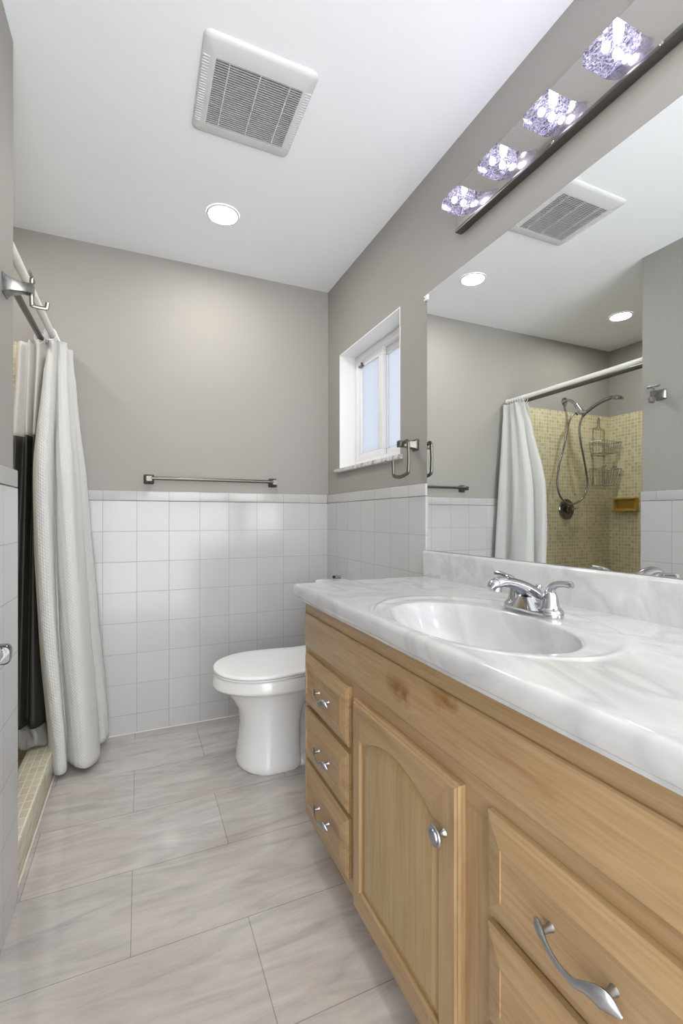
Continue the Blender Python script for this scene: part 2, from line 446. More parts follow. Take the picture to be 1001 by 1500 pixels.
# ------------------------------------------------------------------ ceiling things
def downlight(x, y, label):
    t = thing('downlight', (x, y, H - 0.012), label, 'ceiling light', 'recessed downlights in the ceiling')
    b = B(); lathe(b, (x, y, H - 0.0002), (0, 0, -1), [(0, 0.072), (0.003, 0.0725), (0.006, 0.069), (0.0065, 0.063), (0.004, 0.061)], 40, cap=False)
    obj('trim_ring', b, M['plastic'], t)
    b = B(); lathe(b, (x, y, H - 0.0005), (0, 0, -1), [(0.0, 0.0605), (0.005, 0.0605), (0.0055, 0.05)], 40)
    obj('lens', b, M['can'], t)
    return t
downlight(0.341, 2.095, 'round lit recessed downlight in the bathroom ceiling beyond the fan grille')
downlight(-0.884, 2.084, 'round lit recessed downlight above the shower, seen in the mirror')
downlight(0.30, -0.25, 'round lit downlight added unseen behind the viewer as fill light')  # extra fill lamp out of view behind the camera, added to brighten the room

# exhaust fan grille
t = thing('exhaust_fan', (0.335, 1.488, H - 0.022), 'square white ceiling exhaust fan cover with fine louvres', 'ceiling fan vent')
cx, cy = 0.334, 1.488
b = B(); hx = 0.170; hy = 0.178
ix0, ix1, iy0, iy1 = 0.205, 0.470, 1.375, 1.618
def rr(hx_, hy_, r, z): return [(x, y, z) for x, y in rrect(cx, cy, hx_, hy_, r, 5)]
icx, icy, ihx, ihy = (ix0 + ix1) / 2, (iy0 + iy1) / 2, (ix1 - ix0) / 2, (iy1 - iy0) / 2
rings = [rr(hx, hy, 0.022, H - 0.0003), rr(hx, hy, 0.022, H - 0.003), rr(hx - 0.003, hy - 0.003, 0.02, H - 0.008), rr(hx - 0.014, hy - 0.014, 0.012, H - 0.0125),
         [(x, y, H - 0.014) for x, y in rrect(icx, icy, ihx, ihy, 0.001, 5)], [(x, y, H - 0.003) for x, y in rrect(icx, icy, ihx, ihy, 0.001, 5)]]
loft(b, rings, True, False, False)
for sx in (-1, 1):                                # fine vents moulded along the two sides
    for k in range(26):
        y = iy0 + 0.004 + k * (iy1 - iy0 - 0.008) / 25
        x = cx + sx * (hx - 0.0145)
        box(b, (x - 0.010, y - 0.0014, H - 0.0140), (x + 0.010, y + 0.0014, H - 0.010), 0.0006, 1)
obj('cover', b, M['fan'], t)
b = B(); box(b, (ix0, iy0, H - 0.0025), (ix1, iy1, H - 0.0015)); obj('duct', b, M['dark_hole'], t, smooth=False)
b = B()
ns = 30
for k in range(ns):
    y = iy0 + (k + 0.5) * (iy1 - iy0) / ns
    vs = [(ix0, y - 0.0022, H - 0.014), (ix0, y - 0.0002, H - 0.014), (ix0, y + 0.0022, H - 0.007), (ix0, y + 0.001, H - 0.007)]
    loft(b, [[Vector(v_) for v_ in vs], [Vector((ix1, v_[1], v_[2])) for v_ in vs]])
for x in (ix0 + 0.04, (ix0 + ix1) / 2, ix1 - 0.04):
    box(b, (x - 0.0013, iy0, H - 0.0145), (x + 0.0013, iy1, H - 0.007))
obj('louvres', b, M['fan'], t, smooth=False)

# ------------------------------------------------------------------ vanity light
VY1, VY0 = 1.315, 0.20
t = thing('vanity_light', (XR - 0.02, (VY0 + VY1) / 2, 2.09), 'long metal vanity light bar with lit square crackled glass blocks above the mirror', 'wall light')
b = B(); box(b, (XR - 0.024, VY0, 2.0945), (XR - 0.0005, VY1, 2.248), 0.003, 2)
obj('back_plate', b, M['plate'], t)
b = B(); box(b, (XR - 0.031, VY0 - 0.002, 2.082), (XR - 0.003, VY1 + 0.002, 2.094), 0.003, 2)
obj('bottom_lip', b, M['dnickel'], t)
for k in range(6):
    y = 1.257 - 0.1815 * k
    b = B(); box(b, (XR - 0.099, y - 0.042, 2.132), (XR - 0.0245, y + 0.042, 2.166), 0.0015, 2)
    gb = obj('glass_block', b, M['block'], t)
    for bx in (XR - 0.078, XR - 0.041):
        b = B(); lathe(b, (bx, y, 2.138), (0, 0, 1), [(0, 0.002), (0.002, 0.006), (0.006, 0.0085), (0.012, 0.0085), (0.017, 0.006), (0.019, 0.003)], 20)
        obj('bulb', b, M['bulb'], gb)
for y in (0.9, 0.62):
    b = B(); lathe(b, (XR - 0.0305, y, 2.088), (-1, 0, 0), [(0, 0.004), (0.002, 0.004), (0.003, 0.002)], 14); obj('screw', b, M['chrome'], t)

# ------------------------------------------------------------------ mirror
MX = 1.0345
b = B(); box(b, (MX, 0.30, 0.964), (XR - 0.0002, 1.527, 1.970))
mo = obj('wall_mirror', b, M['mirror'], None, smooth=False)
mo.data.materials.append(M['mirror_edge'])
for f in mo.data.polygons:
    if abs(f.normal.x) < 0.7: f.material_index = 1
tag(mo, 'large frameless rectangular mirror on the wall above the vanity', 'mirror')
t = thing('mirror_clip', (XR, 1.530, 1.955), 'tiny clear mirror clip with a screw at the upper left corner of the mirror', 'clip')
b = B(); box(b, (MX - 0.004, 1.518, 1.945), (XR, 1.545, 1.965), 0.002); obj('clip_body', b, M['plastic'], t)
b = B(); lathe(b, (MX - 0.004, 1.538, 1.955), (-1, 0, 0), [(0, 0.003), (0.002, 0.003)], 10); obj('screw', b, M['dnickel'], t)

# ------------------------------------------------------------------ vanity cabinet
FX = 0.515            # face frame plane
DX = 0.497            # door and drawer fronts
VY_L, VY_R = 1.478, -0.02
ZC = 0.812            # underside of counter
t = van = thing('vanity_cabinet', (0.76, 0.73, 0), 'honey alder wood bathroom vanity cabinet with arched door and drawers', 'cabinet')
b = B()
box(b, (FX + 0.018, VY_R, 0.1), (XR - TK - 0.001, VY_L, 0.70))
obj('carcass', b, M['wood_v'], t, smooth=False)
b = B(); box(b, (FX + 0.07, VY_R, 0.0), (XR - TK - 0.001, VY_L, 0.0995)); obj('toe_kick', b, M['wood_h'], t, smooth=False)
# end panel facing the toilet
b = B(); box(b, (FX + 0.018, VY_L - 0.012, 0.7002), (XR - TK - 0.001, VY_L, ZC - 0.0005)); obj('end_panel', b, M['wood_v'], t, smooth=False)
# face frame: rails (grain across) and stiles (grain upright)
b = B(); box(b, (FX, VY_R, 0.770), (FX + 0.018, VY_L, ZC - 0.0005)); obj('top_rail', b, M['wood_h'], t, smooth=False)
b = B(); box(b, (FX, VY_R, 0.60), (FX + 0.018, VY_L, 0.7695)); obj('upper_rail', b, M['wood_k'], t, smooth=False)
b = B(); box(b, (FX, VY_R, 0.098), (FX + 0.018, VY_L, 0.135)); obj('bottom_rail', b, M['wood_h'], t, smooth=False)
for y0, y1 in ((1.42, VY_L), (1.06, 1.115), (0.565, 0.66), (0.19, 0.24), (VY_R, 0.01)):
    b = B(); box(b, (FX, y0, 0.1352), (FX + 0.018, y1, 0.5998)); obj('stile', b, M['wood_v'], t, smooth=False)
for y0, y1 in ((1.1152, 1.4198), (0.2402, 0.5648)):
    for z in (0.472, 0.300):
        b = B(); box(b, (FX, y0, z - 0.014), (FX + 0.018, y1, z + 0.014)); obj('drawer_rail', b, M['wood_h'], t, smooth=False)

def rect_ring(y0, y1, z0, z1, x, ins):
    return [Vector((x, y0 + ins, z0 + ins)), Vector((x, y1 - ins, z0 + ins)), Vector((x, y1 - ins, z1 - ins)), Vector((x, y0 + ins, z1 - ins))]
def drawer_front(y0, y1, z0, z1, name='drawer', m=None):
    b = B()
    prof = [(0, FX - 0.0003), (0, DX + 0.008), (0.003, DX + 0.005), (0.006, DX + 0.0045), (0.010, DX + 0.002), (0.038, DX - 0.004), (0.0385, DX - 0.0015), (0.041, DX - 0.001)]
    loft(b, [rect_ring(y0, y1, z0, z1, x, i) for i, x in prof])
    return obj(name, b, m or M['wood_h'], van, angle=12)
def pull(parent, y, z, ln, x=None, rs=1.0):
    """wavy bow pull: flared leaf ends on two posts, slim twisted middle"""
    x = DX - 0.0012 if x is None else x
    h = ln / 2
    b = B()
    ctrl = [(x - 0.012 * rs, y + h * 1.10, z + 0.010 * rs), (x - 0.016 * rs, y + h * 0.92, z + 0.010 * rs), (x - 0.020 * rs, y + h * 0.62, z + 0.003 * rs), (x - 0.023 * rs, y + h * 0.22, z - 0.003 * rs),
            (x - 0.023 * rs, y - h * 0.2, z - 0.004 * rs), (x - 0.021 * rs, y - h * 0.5, z + 0.002 * rs), (x - 0.017 * rs, y - h * 0.85, z + 0.004 * rs), (x - 0.010 * rs, y - h * 1.14, z - 0.004 * rs)]
    rad = [0.0030, 0.0080, 0.0055, 0.0045, 0.0052, 0.0068, 0.0110, 0.0035]
    P = smooth_path(ctrl, 6); R_ = [v_[0] for v_ in smooth_path([(r * rs, 0, 0) for r in rad], 6)]
    tube(b, P, R_, 12, flat=(0.52, 1.0))
    for s in (1, -1):
        tube(b, [(x + 0.0008, y + s * h * 0.84, z + 0.006 * rs), (x - 0.004, y + s * h * 0.84, z + 0.006 * rs), (x - 0.015 * rs, y + s * h * 0.84, z + 0.006 * rs)], [0.0058 * rs, 0.0046 * rs, 0.0044 * rs], 12)
    return obj('pull', b, M['pewter'], parent)
for z0_, z1_ in ((0.487, 0.646), (0.313, 0.470), (0.140, 0.297)):
    d = drawer_front(1.106, 1.447, z0_, z1_)
    pull(d, 1.264, (z0_ + z1_) / 2 - 0.009, 0.090)
for z0_, z1_ in ((0.477, 0.632), (0.305, 0.457), (0.140, 0.287)):
    d = drawer_front(0.215, 0.576, z0_, z1_)
    pull(d, 0.402, (z0_ + z1_) / 2 - 0.008, 0.106, rs=1.12)

# arched door
def arch_door(y0, y1, z0, z1, knob_y):
    iy0, iy1, iz0 = y0 + 0.054, y1 - 0.042, z0 + 0.060
    zs, zt = z1 - 0.092, z1 - 0.052        # shoulder, crown
    poly = []
    def seg(p, q, n):
        for k in range(n): poly.append((p[0] + (q[0] - p[0]) * k / n, p[1] + (q[1] - p[1]) * k / n))
    seg((iy0, iz0), (iy1, iz0), 8); seg((iy1, iz0), (iy1, zs), 12)
    n = 28; sh = 0.022
    seg((iy1, zs), (iy1 - sh, zs), 2)
    for k in range(n):
        u = k / n; y = iy1 - sh + (iy0 + sh - (iy1 - sh)) * u
        poly.append((y, zs + (zt - zs) * (math.sin(math.pi * u)) ** 0.8))
    seg((iy0 + sh, zs), (iy0, zs), 2); seg((iy0, zs), (iy0, iz0), 12)
    cy_, cz_ = (iy0 + iy1) / 2, (iz0 + zt) / 2
    def outer(ins):
        out = []
        for (y, z) in poly:
            dy, dz = y - cy_, z - cz_
            s = 1e9
            if dy > 1e-9: s = min(s, (y1 - ins - cy_) / dy)
            if dy < -1e-9: s = min(s, (y0 + ins - cy_) / dy)
            if dz > 1e-9: s = min(s, (z1 - ins - cz_) / dz)
            if dz < -1e-9: s = min(s, (z0 + ins - cz_) / dz)
            out.append([cy_ + dy * s, cz_ + dz * s])
        for c_ in ((y0 + ins, z0 + ins), (y1 - ins, z0 + ins), (y1 - ins, z1 - ins), (y0 + ins, z1 - ins)):
            k = min(range(len(out)), key=lambda i: (out[i][0] - c_[0]) ** 2 + (out[i][1] - c_[1]) ** 2)
            out[k] = list(c_)
        return out
    def inner(ins):
        out = []
        for (y, z) in poly:
            w_, h_ = (iy1 - iy0) / 2, (zt - iz0) / 2
            out.append((cy_ + (y - cy_) * (1 - ins / w_), cz_ + (z - cz_) * (1 - ins / h_)))
        return out
    R3 = lambda pl, x: [Vector((x, p_[0], p_[1])) for p_ in pl]
    b = B()
    loft(b, [R3(outer(0), FX - 0.0003), R3(outer(0), DX + 0.008), R3(outer(0.003), DX + 0.004), R3(outer(0.006), DX + 0.0035), R3(outer(0.009), DX), R3(inner(0), DX), R3(inner(0.004), DX + 0.004), R3(inner(0.004), DX + 0.010)], True, True, False)
    d = obj('door', b, M['wood_v'], van, angle=14)
    d.data.materials.append(M['wood_h'])          # rails run across between the upright stiles
    off = wloc(d)
    for f in d.data.polygons:
        c_ = f.center + off
        if iy0 + 0.002 < c_.y < iy1 - 0.002 and (c_.z < iz0 + 0.004 or c_.z > zs - 0.004): f.material_index = 1
    b = B()
    loft(b, [R3(inner(0.003), DX + 0.012), R3(inner(0.003), DX + 0.009), R3(inner(0.006), DX + 0.0085), R3(inner(0.024), DX + 0.004), R3(inner(0.026), DX + 0.0035)], True, True, True)
    obj('door_panel', b, M['wood_panel'], d, angle=12)
    b = B()
    lathe(b, (DX, knob_y, 0.531), (-1, 0, 0), [(0, 0.0075), (0.003, 0.006), (0.010, 0.0045), (0.017, 0.006), (0.018, 0.0165), (0.021, 0.0185), (0.0235, 0.017), (0.0235, 0.0125), (0.026, 0.0115), (0.028, 0.006), (0.0285, 0.001)], 36)
    obj('knob', b, M['pewter'], d)
    return d
arch_door(0.643, 1.070, 0.104, 0.632, 0.680)
arch_door(-0.012, 0.204, 0.104, 0.632, 0.17)
# false fronts under the counter
for y0, y1 in ((0.289, VY_L - 0.006), (VY_R + 0.004, 0.279)):
    b = B(); loft(b, [rect_ring(y0, y1, 0.664, 0.773, x, i) for i, x in ((0, FX - 0.0003), (0, FX - 0.004), (0.0025, FX - 0.0065), (0.005, FX - 0.007))])
    obj('false_front', b, M['wood_k'], van, angle=12)

# ------------------------------------------------------------------ counter with moulded basin (one cast piece)
ZT = 0.866
BX, BY, BA, BB = 0.668, 0.808, 0.152, 0.243
cx0, cx1, cy0, cy1 = 0.484, XR - 0.0005, VY_R - 0.02, 1.520
angs = sorted(set([2 * math.pi * k / 144 for k in range(144)] + [math.atan2(y - BY, x - BX) % (2 * math.pi) for x in (cx0, cx1) for y in (cy0, cy1)]))
def ell(a, s, z, ox=0.0, oy=0.0, ea=None, eb=None):
    return (BX + ox + (ea or BA) * s * math.cos(a), BY + oy + (eb or BB) * s * math.sin(a), z)
def ellang(a, s, z, ox=0.0, oy=0.0, ea=None, eb=None):
    # point on the ellipse in the true direction a from the basin centre
    A, Bq = (ea or BA) * s, (eb or BB) * s
    r = 1 / math.sqrt((math.cos(a) / A) ** 2 + (math.sin(a) / Bq) ** 2)
    return (BX + ox + r * math.cos(a), BY + oy + r * math.sin(a), z)
def rect_pt(a, ins, z):
    dx, dy = math.cos(a), math.sin(a); s = 1e9
    if dx > 1e-9: s = min(s, (cx1 - BX) / dx)
    if dx < -1e-9: s = min(s, (cx0 - BX) / dx)
    if dy > 1e-9: s = min(s, (cy1 - BY) / dy)
    if dy < -1e-9: s = min(s, (cy0 - BY) / dy)
    x, y = BX + dx * s, BY + dy * s
    return (min(max(x, cx0 + ins), cx1), min(max(y, cy0 + ins), cy1 - ins), z)
rings = []
for s, dz in ((0.06, -0.140), (0.10, -0.140), (0.25, -0.138), (0.45, -0.130), (0.62, -0.114), (0.75, -0.090), (0.86, -0.058), (0.93, -0.031), (0.97, -0.013), (0.99, -0.006), (1.005, -0.003), (1.03, -0.0022)):
    rings.append([ellang(a, s, ZT + dz, 0.012 * (1 - min(s, 1)), 0) for a in angs])
outer_ring = []
for a in angs:
    q = ellang(a, 1.0, ZT, 0.035, 0.012, 0.222, 0.312)
    outer_ring.append((max(q[0], cx0 + 0.0215), q[1], ZT))
for t_, base, rel in ((0.42, -0.0023, 0.0), (0.60, -0.0018, 0.0), (0.74, -0.0006, 0.0016), (0.84, -0.0002, 0.0024), (0.93, 0.0, 0.0013), (1.0, 0.0, 0.0)):
    ring = []
    for a, q in zip(angs, outer_ring):
        p = ellang(a, 1.03, ZT)
        f = min(max((math.hypot(p[0] - q[0], p[1] - q[1]) - 0.008) / 0.03, 0), 1)
        ring.append((p[0] + (q[0] - p[0]) * t_, p[1] + (q[1] - p[1]) * t_, ZT + base * (0.4 + 0.6 * f) + rel * f))
    rings.append(ring)
rings.append([(p[0] + (q[0] - p[0]) * 0.03, p[1] + (q[1] - p[1]) * 0.03, ZT) for p, q in zip(outer_ring, [rect_pt(a, 0.018, ZT) for a in angs])])
rings.append([rect_pt(a, 0.018, ZT) for a in angs])
for ins, dz in ((0.0105, 0.0), (0.009, -0.0003), (0.005, -0.0020), (0.002, -0.006), (0.0, -0.012), (0.0, -0.030), (0.002, -0.038), (0.005, -0.042), (0.009, -0.0435), (0.009, -0.050), (0.014, -0.0535)):
    rings.append([rect_pt(a, ins, ZT + dz) for a in angs])
b = B(); loft(b, rings, True, True, False)
cnt = obj('countertop', b, M['marble'], None, angle=50)
tag(cnt, 'white swirled cultured marble countertop with moulded oval basin and backsplash on the wood vanity', 'countertop')
b = B()
pr_ = [(1.012, ZT - 0.002), (1.010, 0.955), (1.012, 0.9605), (1.017, 0.963), (1.030, 0.9632), (XR - 0.0005, 0.9632), (XR - 0.0005, ZT - 0.002)]
loft(b, [[Vector((x, cy0 + 0.004, z)) for x, z in pr_], [Vector((x, cy1 - 0.001, z)) for x, z in pr_]])
bs = obj('backsplash', b, M['marble'], cnt, angle=50)
b = B(); lathe(b, (BX + 0.012, BY, ZT - 0.1405), (0, 0, 1), [(0, 0.0215), (0.0025, 0.0215), (0.0035, 0.019), (0.0035, 0.015), (0.0015, 0.014), (0.0055, 0.012), (0.0065, 0.002)], 32)
obj('drain', b, M['chrome'], cnt)
b = B(); lathe(b, (BX - BA + 0.0135, BY + 0.03, ZT - 0.028), (1, 0, 0.5), [(0, 0.007), (0.002, 0.007), (0.0025, 0.003)], 20)
obj('overflow_cap', b, M['chrome'], cnt)

# ------------------------------------------------------------------ faucet
FXc, FYc = 0.860, 0.828
t = thing('faucet', (FXc, FYc, ZT - 0.002), 'polished chrome centreset faucet with two lever handles behind the basin', 'faucet')
b = B()
def stad(hx_, hy_, z): return [(x, y, z) for x, y in rrect(FXc, FYc, hx_, hy_, hx_ - 0.0005, 8)]
zb = ZT - 0.0023
loft(b, [stad(0.026, 0.080, zb), stad(0.0275, 0.0815, zb + 0.004), stad(0.0275, 0.0815, zb + 0.012), stad(0.0255, 0.0795, zb + 0.018), stad(0.021, 0.075, zb + 0.021)])
obj('base_plate', b, M['chrome'], t)
b = B()       # spout: broad hump flowing into a drooping nose over the basin
ctrl = [(FXc + 0.012, FYc, zb + 0.016), (FXc + 0.004, FYc, zb + 0.040), (FXc - 0.020, FYc, zb + 0.058), (FXc - 0.055, FYc, zb + 0.073), (FXc - 0.090, FYc, zb + 0.080), (FXc - 0.115, FYc, zb + 0.076), (FXc - 0.128, FYc, zb + 0.066)]
rad = [0.030, 0.027, 0.0215, 0.0165, 0.0155, 0.0155, 0.009]
P = smooth_path(ctrl, 6); R_ = [v_[0] for v_ in smooth_path([(r, 0, 0) for r in rad], 6)]
tube(b, P, R_, 20, flat=(1.0, 0.78))
loft(b, [[(FXc + x * s, FYc + y * s2, z) for x, y in rrect(-0.012, 0, 0.030, 0.040, 0.02, 5)] for s, s2, z in ((1, 1.1, zb + 0.015), (0.92, 0.8, zb + 0.028), (0.8, 0.5, zb + 0.042))])
sp = obj('spout', b, M['chrome'], t)
b = B(); lathe(b, (FXc - 0.109, FYc, zb + 0.069), (-0.18, 0, -1), [(0, 0.0115), (0.010, 0.0115), (0.011, 0.009), (0.006, 0.008)], 22); obj('aerator', b, M['chrome'], sp)
b = B(); lathe(b, (FXc + 0.020, FYc, zb + 0.018), (0, 0, 1), [(0, 0.003), (0.038, 0.0028), (0.040, 0.0065), (0.044, 0.0075), (0.048, 0.0065), (0.050, 0.002)], 18); obj('lift_rod', b, M['chrome'], t)
for s in (1, -1):
    yy = FYc + s * 0.052
    b = B()
    lathe(b, (FXc, yy, zb + 0.017), (0, 0, 1), [(0, 0.0245), (0.003, 0.0250), (0.006, 0.022), (0.012, 0.0195), (0.026, 0.0175), (0.036, 0.0145), (0.044, 0.011), (0.048, 0.004)], 28)
    ctrl = [(FXc, yy, zb + 0.045), (FXc - 0.002, yy + s * 0.004, zb + 0.064), (FXc - 0.004, yy + s * 0.018, zb + 0.076), (FXc - 0.006, yy + s * 0.040, zb + 0.081), (FXc - 0.007, yy + s * 0.062, zb + 0.082)]
    rad = [0.0125, 0.0105, 0.0085, 0.0075, 0.0088]
    P = smooth_path(ctrl, 6); R_ = [v_[0] for v_ in smooth_path([(r, 0, 0) for r in rad], 6)]
    P.append(P[-1] + Vector((0, s * 0.004, 0))); R_.append(0.0065)
    tube(b, P, R_, 16, flat=(1.0, 0.85))
    obj('lever_handle', b, M['chrome'], t)

# ------------------------------------------------------------------ toilet (faces -X, tank against the right wall)
TY = 2.065
t = thing('toilet', (0.66, TY, 0), 'white elongated two piece toilet beyond the vanity', 'toilet')
def egg(xf, xb, hw, z, n=48, sq=2.0, xm=None, sqb=2.6):
    xm = xf + (xb - xf) * 0.46 if xm is None else xm
    out = []
    for k in range(n):
        a = 2 * math.pi * k / n
        c_, s_ = math.cos(a), math.sin(a)
        e = sq if c_ > 0 else sqb
        L_ = (xm - xf) if c_ > 0 else (xb - xm)
        out.append((xm - L_ * math.copysign(abs(c_) ** (2 / e), c_), TY + hw * math.copysign(abs(s_) ** (2 / e), s_), z))
    return out
b = B()
loft(b, [egg(0.400, 0.66, 0.152, 0.0005, sqb=5), egg(0.393, 0.665, 0.158, 0.012, sqb=5), egg(0.393, 0.665, 0.155, 0.03, sqb=5), egg(0.405, 0.662, 0.146, 0.10, sqb=5), egg(0.412, 0.664, 0.141, 0.18, sqb=5),
         egg(0.402, 0.68, 0.146, 0.25, sqb=4), egg(0.370, 0.74, 0.162, 0.30), egg(0.335, 0.80, 0.180, 0.335), egg(0.307, 0.835, 0.194, 0.352), egg(0.292, 0.84, 0.201, 0.357), egg(0.290, 0.84, 0.202, 0.366),
         egg(0.298, 0.84, 0.198, 0.402), egg(0.303, 0.838, 0.195, 0.409), egg(0.312, 0.83, 0.187, 0.4115)])
bowl = obj('bowl', b, M['porcelain'], t, angle=60)
b = B()
loft(b, [[(x, y, z) for x, y in rrect(0.78, TY, 0.155, hw, 0.05, 6)] for z, hw in ((0.0005, 0.13), (0.018, 0.132), (0.04, 0.12), (0.045, 0.085), (0.10, 0.078), (0.20, 0.082), (0.30, 0.105), (0.345, 0.14))])
obj('trapway', b, M['porcelain'], t, angle=60)
for s in (1, -1):
    b = B(); lathe(b, (0.74, TY + s * 0.112, 0.035), (0, 0, 1), [(0, 0.014), (0.012, 0.013), (0.019, 0.008), (0.021, 0.001)], 18); obj('bolt_cap', b, M['plastic'], t)
# shelf under the tank
b = B(); loft(b, [[(x, y, z) for x, y in rrect(0.90, TY, hx_, hy_, 0.05, 6)] for z, hx_, hy_ in ((0.345, 0.10, 0.12), (0.37, 0.118, 0.17), (0.405, 0.12, 0.185), (0.412, 0.115, 0.18))])
obj('tank_deck', b, M['porcelain'], t, angle=60)
# seat and lid
def seat_ring(z, ins, xf=0.296, hw=0.204):
    pts = []
    n = 60; xm = 0.52
    for k in range(n + 1):                     # front: half egg from far side round the nose to the near side
        a = math.pi / 2 - math.pi * k / n
        e = 2.15
        pts.append((xm - (xm - xf - ins) * abs(math.cos(a)) ** (2 / e), TY + (hw - ins) * math.copysign(abs(math.sin(a)) ** (2 / e), math.sin(a)), z))
    for (x, y) in ((0.60, 0.199), (0.66, 0.190), (0.71, 0.184), (0.755, 0.186), (0.79, 0.190), (0.800, 0.182)): pts.append((x - (ins if x > 0.79 else 0), TY - (y - ins), z))
    for (x, y) in reversed(((0.60, 0.199), (0.66, 0.190), (0.71, 0.184), (0.755, 0.186), (0.79, 0.190), (0.800, 0.182))): pts.append((x - (ins if x > 0.79 else 0), TY + (y - ins), z))
    return pts
b = B(); loft(b, [seat_ring(0.4118, 0.012), seat_ring(0.4145, 0.010), seat_ring(0.415, 0.002), seat_ring(0.4205, 0.0015), seat_ring(0.421, 0.010), seat_ring(0.4225, 0.012)]); obj('seat', b, M['seat'], t, angle=60)
b = B(); loft(b, [seat_ring(0.4227, 0.012), seat_ring(0.4240, 0.010), seat_ring(0.4245, 0.001), seat_ring(0.431, 0.0), seat_ring(0.4355, 0.004), seat_ring(0.437, 0.012), seat_ring(0.4385, 0.05)]); obj('lid', b, M['seat'], t, angle=60)
for s in (1, -1):
    b = B(); box(b, (0.785, TY + s * 0.08 - 0.02, 0.4118), (0.822, TY + s * 0.08 + 0.02, 0.440), 0.006, 3); obj('hinge', b, M['seat'], t)
b = B(); loft(b, [[(x, y, z) for x, y in rrect(0.936, TY, hx_, hy_, 0.03, 6)] for z, hx_, hy_ in ((0.4125, 0.070, 0.195), (0.45, 0.076, 0.205), (0.60, 0.080, 0.215), (0.735, 0.082, 0.222))])
obj('tank', b, M['porcelain'], t, angle=60)
b = B(); loft(b, [[(x, y, z) for x, y in rrect(0.934, TY, hx_, hy_, 0.028, 6)] for z, hx_, hy_ in ((0.7355, 0.082, 0.224), (0.738, 0.0895, 0.236), (0.755, 0.0895, 0.236), (0.764, 0.084, 0.230), (0.768, 0.070, 0.21), (0.769, 0.04, 0.17))])
obj('tank_lid', b, M['porcelain'], t, angle=60)
b = B(); lathe(b, (0.8545, TY + 0.15, 0.68), (-1, 0, 0), [(0, 0.013), (0.008, 0.013), (0.012, 0.008)], 18); box(b, (0.838, TY + 0.085, 0.674), (0.845, TY + 0.155, 0.686), 0.003)
obj('flush_lever', b, M['chrome'], t)
# small fitting lying on the tank lid
t = thing('metal_fitting', (0.962, 2.270, 0.7655), 'small dark metal threaded fitting with a black ball end on the toilet tank lid', 'fitting')
b = B(); bmesh.ops.create_uvsphere(b, u_segments=16, v_segments=10, radius=0.008)
for v_ in b.verts: v_.co += Vector((0.948, 2.268, 0.776))
obj('ball_end', b, M['rubber'], t)
b = B()
lathe(b, (0.954, 2.264, 0.774), (0.94, -0.3, 0), [(0, 0.005)] + [q for k in range(6) for q in ((0.001 + k * 0.005, 0.0085), (0.0035 + k * 0.005, 0.0085), (0.0036 + k * 0.005, 0.006), (0.0055 + k * 0.005, 0.006))], 16)
obj('threaded_neck', b, M['dnickel'], t)

# ------------------------------------------------------------------ towel bar on the far wall
YW = YF
def post(b, p, d, ln, s=0.019, e=0.011):
    """square flared post from p along d (axis aligned)"""
    p = Vector(p); d = Vector(d); a, c_ = frame_for(d)
    prof = [(0, s), (0.003, s), (0.006, s * 0.88), (0.012, s * 0.72), (ln * 0.6, e * 0.95), (ln - 0.010, e), (ln, e * 1.05)]
    rings = []
    for h, r in prof:
        rings.append([p + d * h + a * x + c_ * y for x, y in rrect(0, 0, r, r, r * 0.25, 3)])
    loft(b, rings)
t = thing('towel_bar', (0.365, YW, 1.29), 'brushed nickel towel bar on the far wall just above the white tile', 'towel bar')
for x in (0.045, 0.695):
    b = B(); post(b, (x, YW - 0.0004, 1.288), (0, -1, 0), 0.062, 0.025, 0.012); obj('post', b, M['dnickel'], t, angle=30)
b = B(); tube(b, [(0.052, YW - 0.055, 1.290), (0.688, YW - 0.055, 1.290)], 0.0085, 16); obj('bar', b, M['dnickel'], t)

# towel ring on the right wall
t = thing('towel_ring', (XR, 1.612, 1.385), 'brushed nickel open square towel ring between the window and the mirror', 'towel ring')
b = B(); post(b, (XR - 0.0004, 1.612, 1.388), (-1, 0, 0), 0.082, 0.024, 0.0125); obj('post', b, M['dnickel'], t, angle=30)
b = B()
xx = XR - 0.058
ctrl = [(xx, 1.606, 1.394), (xx, 1.590, 1.398), (xx, 1.579, 1.392), (xx, 1.577, 1.375), (xx, 1.574, 1.33), (xx, 1.577, 1.280), (xx, 1.582, 1.270), (xx, 1.600, 1.264), (xx, 1.64, 1.258), (xx, 1.680, 1.263), (xx, 1.692, 1.269), (xx, 1.695, 1.280), (xx, 1.698, 1.33)]
tube(b, smooth_path(ctrl, 4), 0.0072, 8, flat=(0.8, 1.1)); obj('ring', b, M['dnickel'], t, angle=30)

# robe hook on the left wall
t = thing('robe_hook', (XL, 1.478, 1.71), 'brushed nickel robe hook on the left wall near the shower opening', 'robe hook')
b = B(); post(b, (XL + 0.0004, 1.478, 1.706), (1, 0, 0), 0.066, 0.027, 0.0135); obj('post', b, M['nickel'], t, angle=30)
b = B(); hx_ = XL + 0.062
tube(b, smooth_path([(hx_, 1.478, 1.738), (hx_ - 0.001, 1.478, 1.70), (hx_, 1.478, 1.668), (hx_ + 0.003, 1.478, 1.663), (hx_ + 0.030, 1.480, 1.662), (hx_ + 0.034, 1.480, 1.665), (hx_ + 0.036, 1.480, 1.678)], 4), 0.0042, 8, flat=(1.0, 1.3))
tube(b, [(hx_, 1.448, 1.741), (hx_, 1.508, 1.741)], 0.0042, 8, flat=(0.8, 1.4)); obj('hook', b, M['nickel'], t, angle=30)

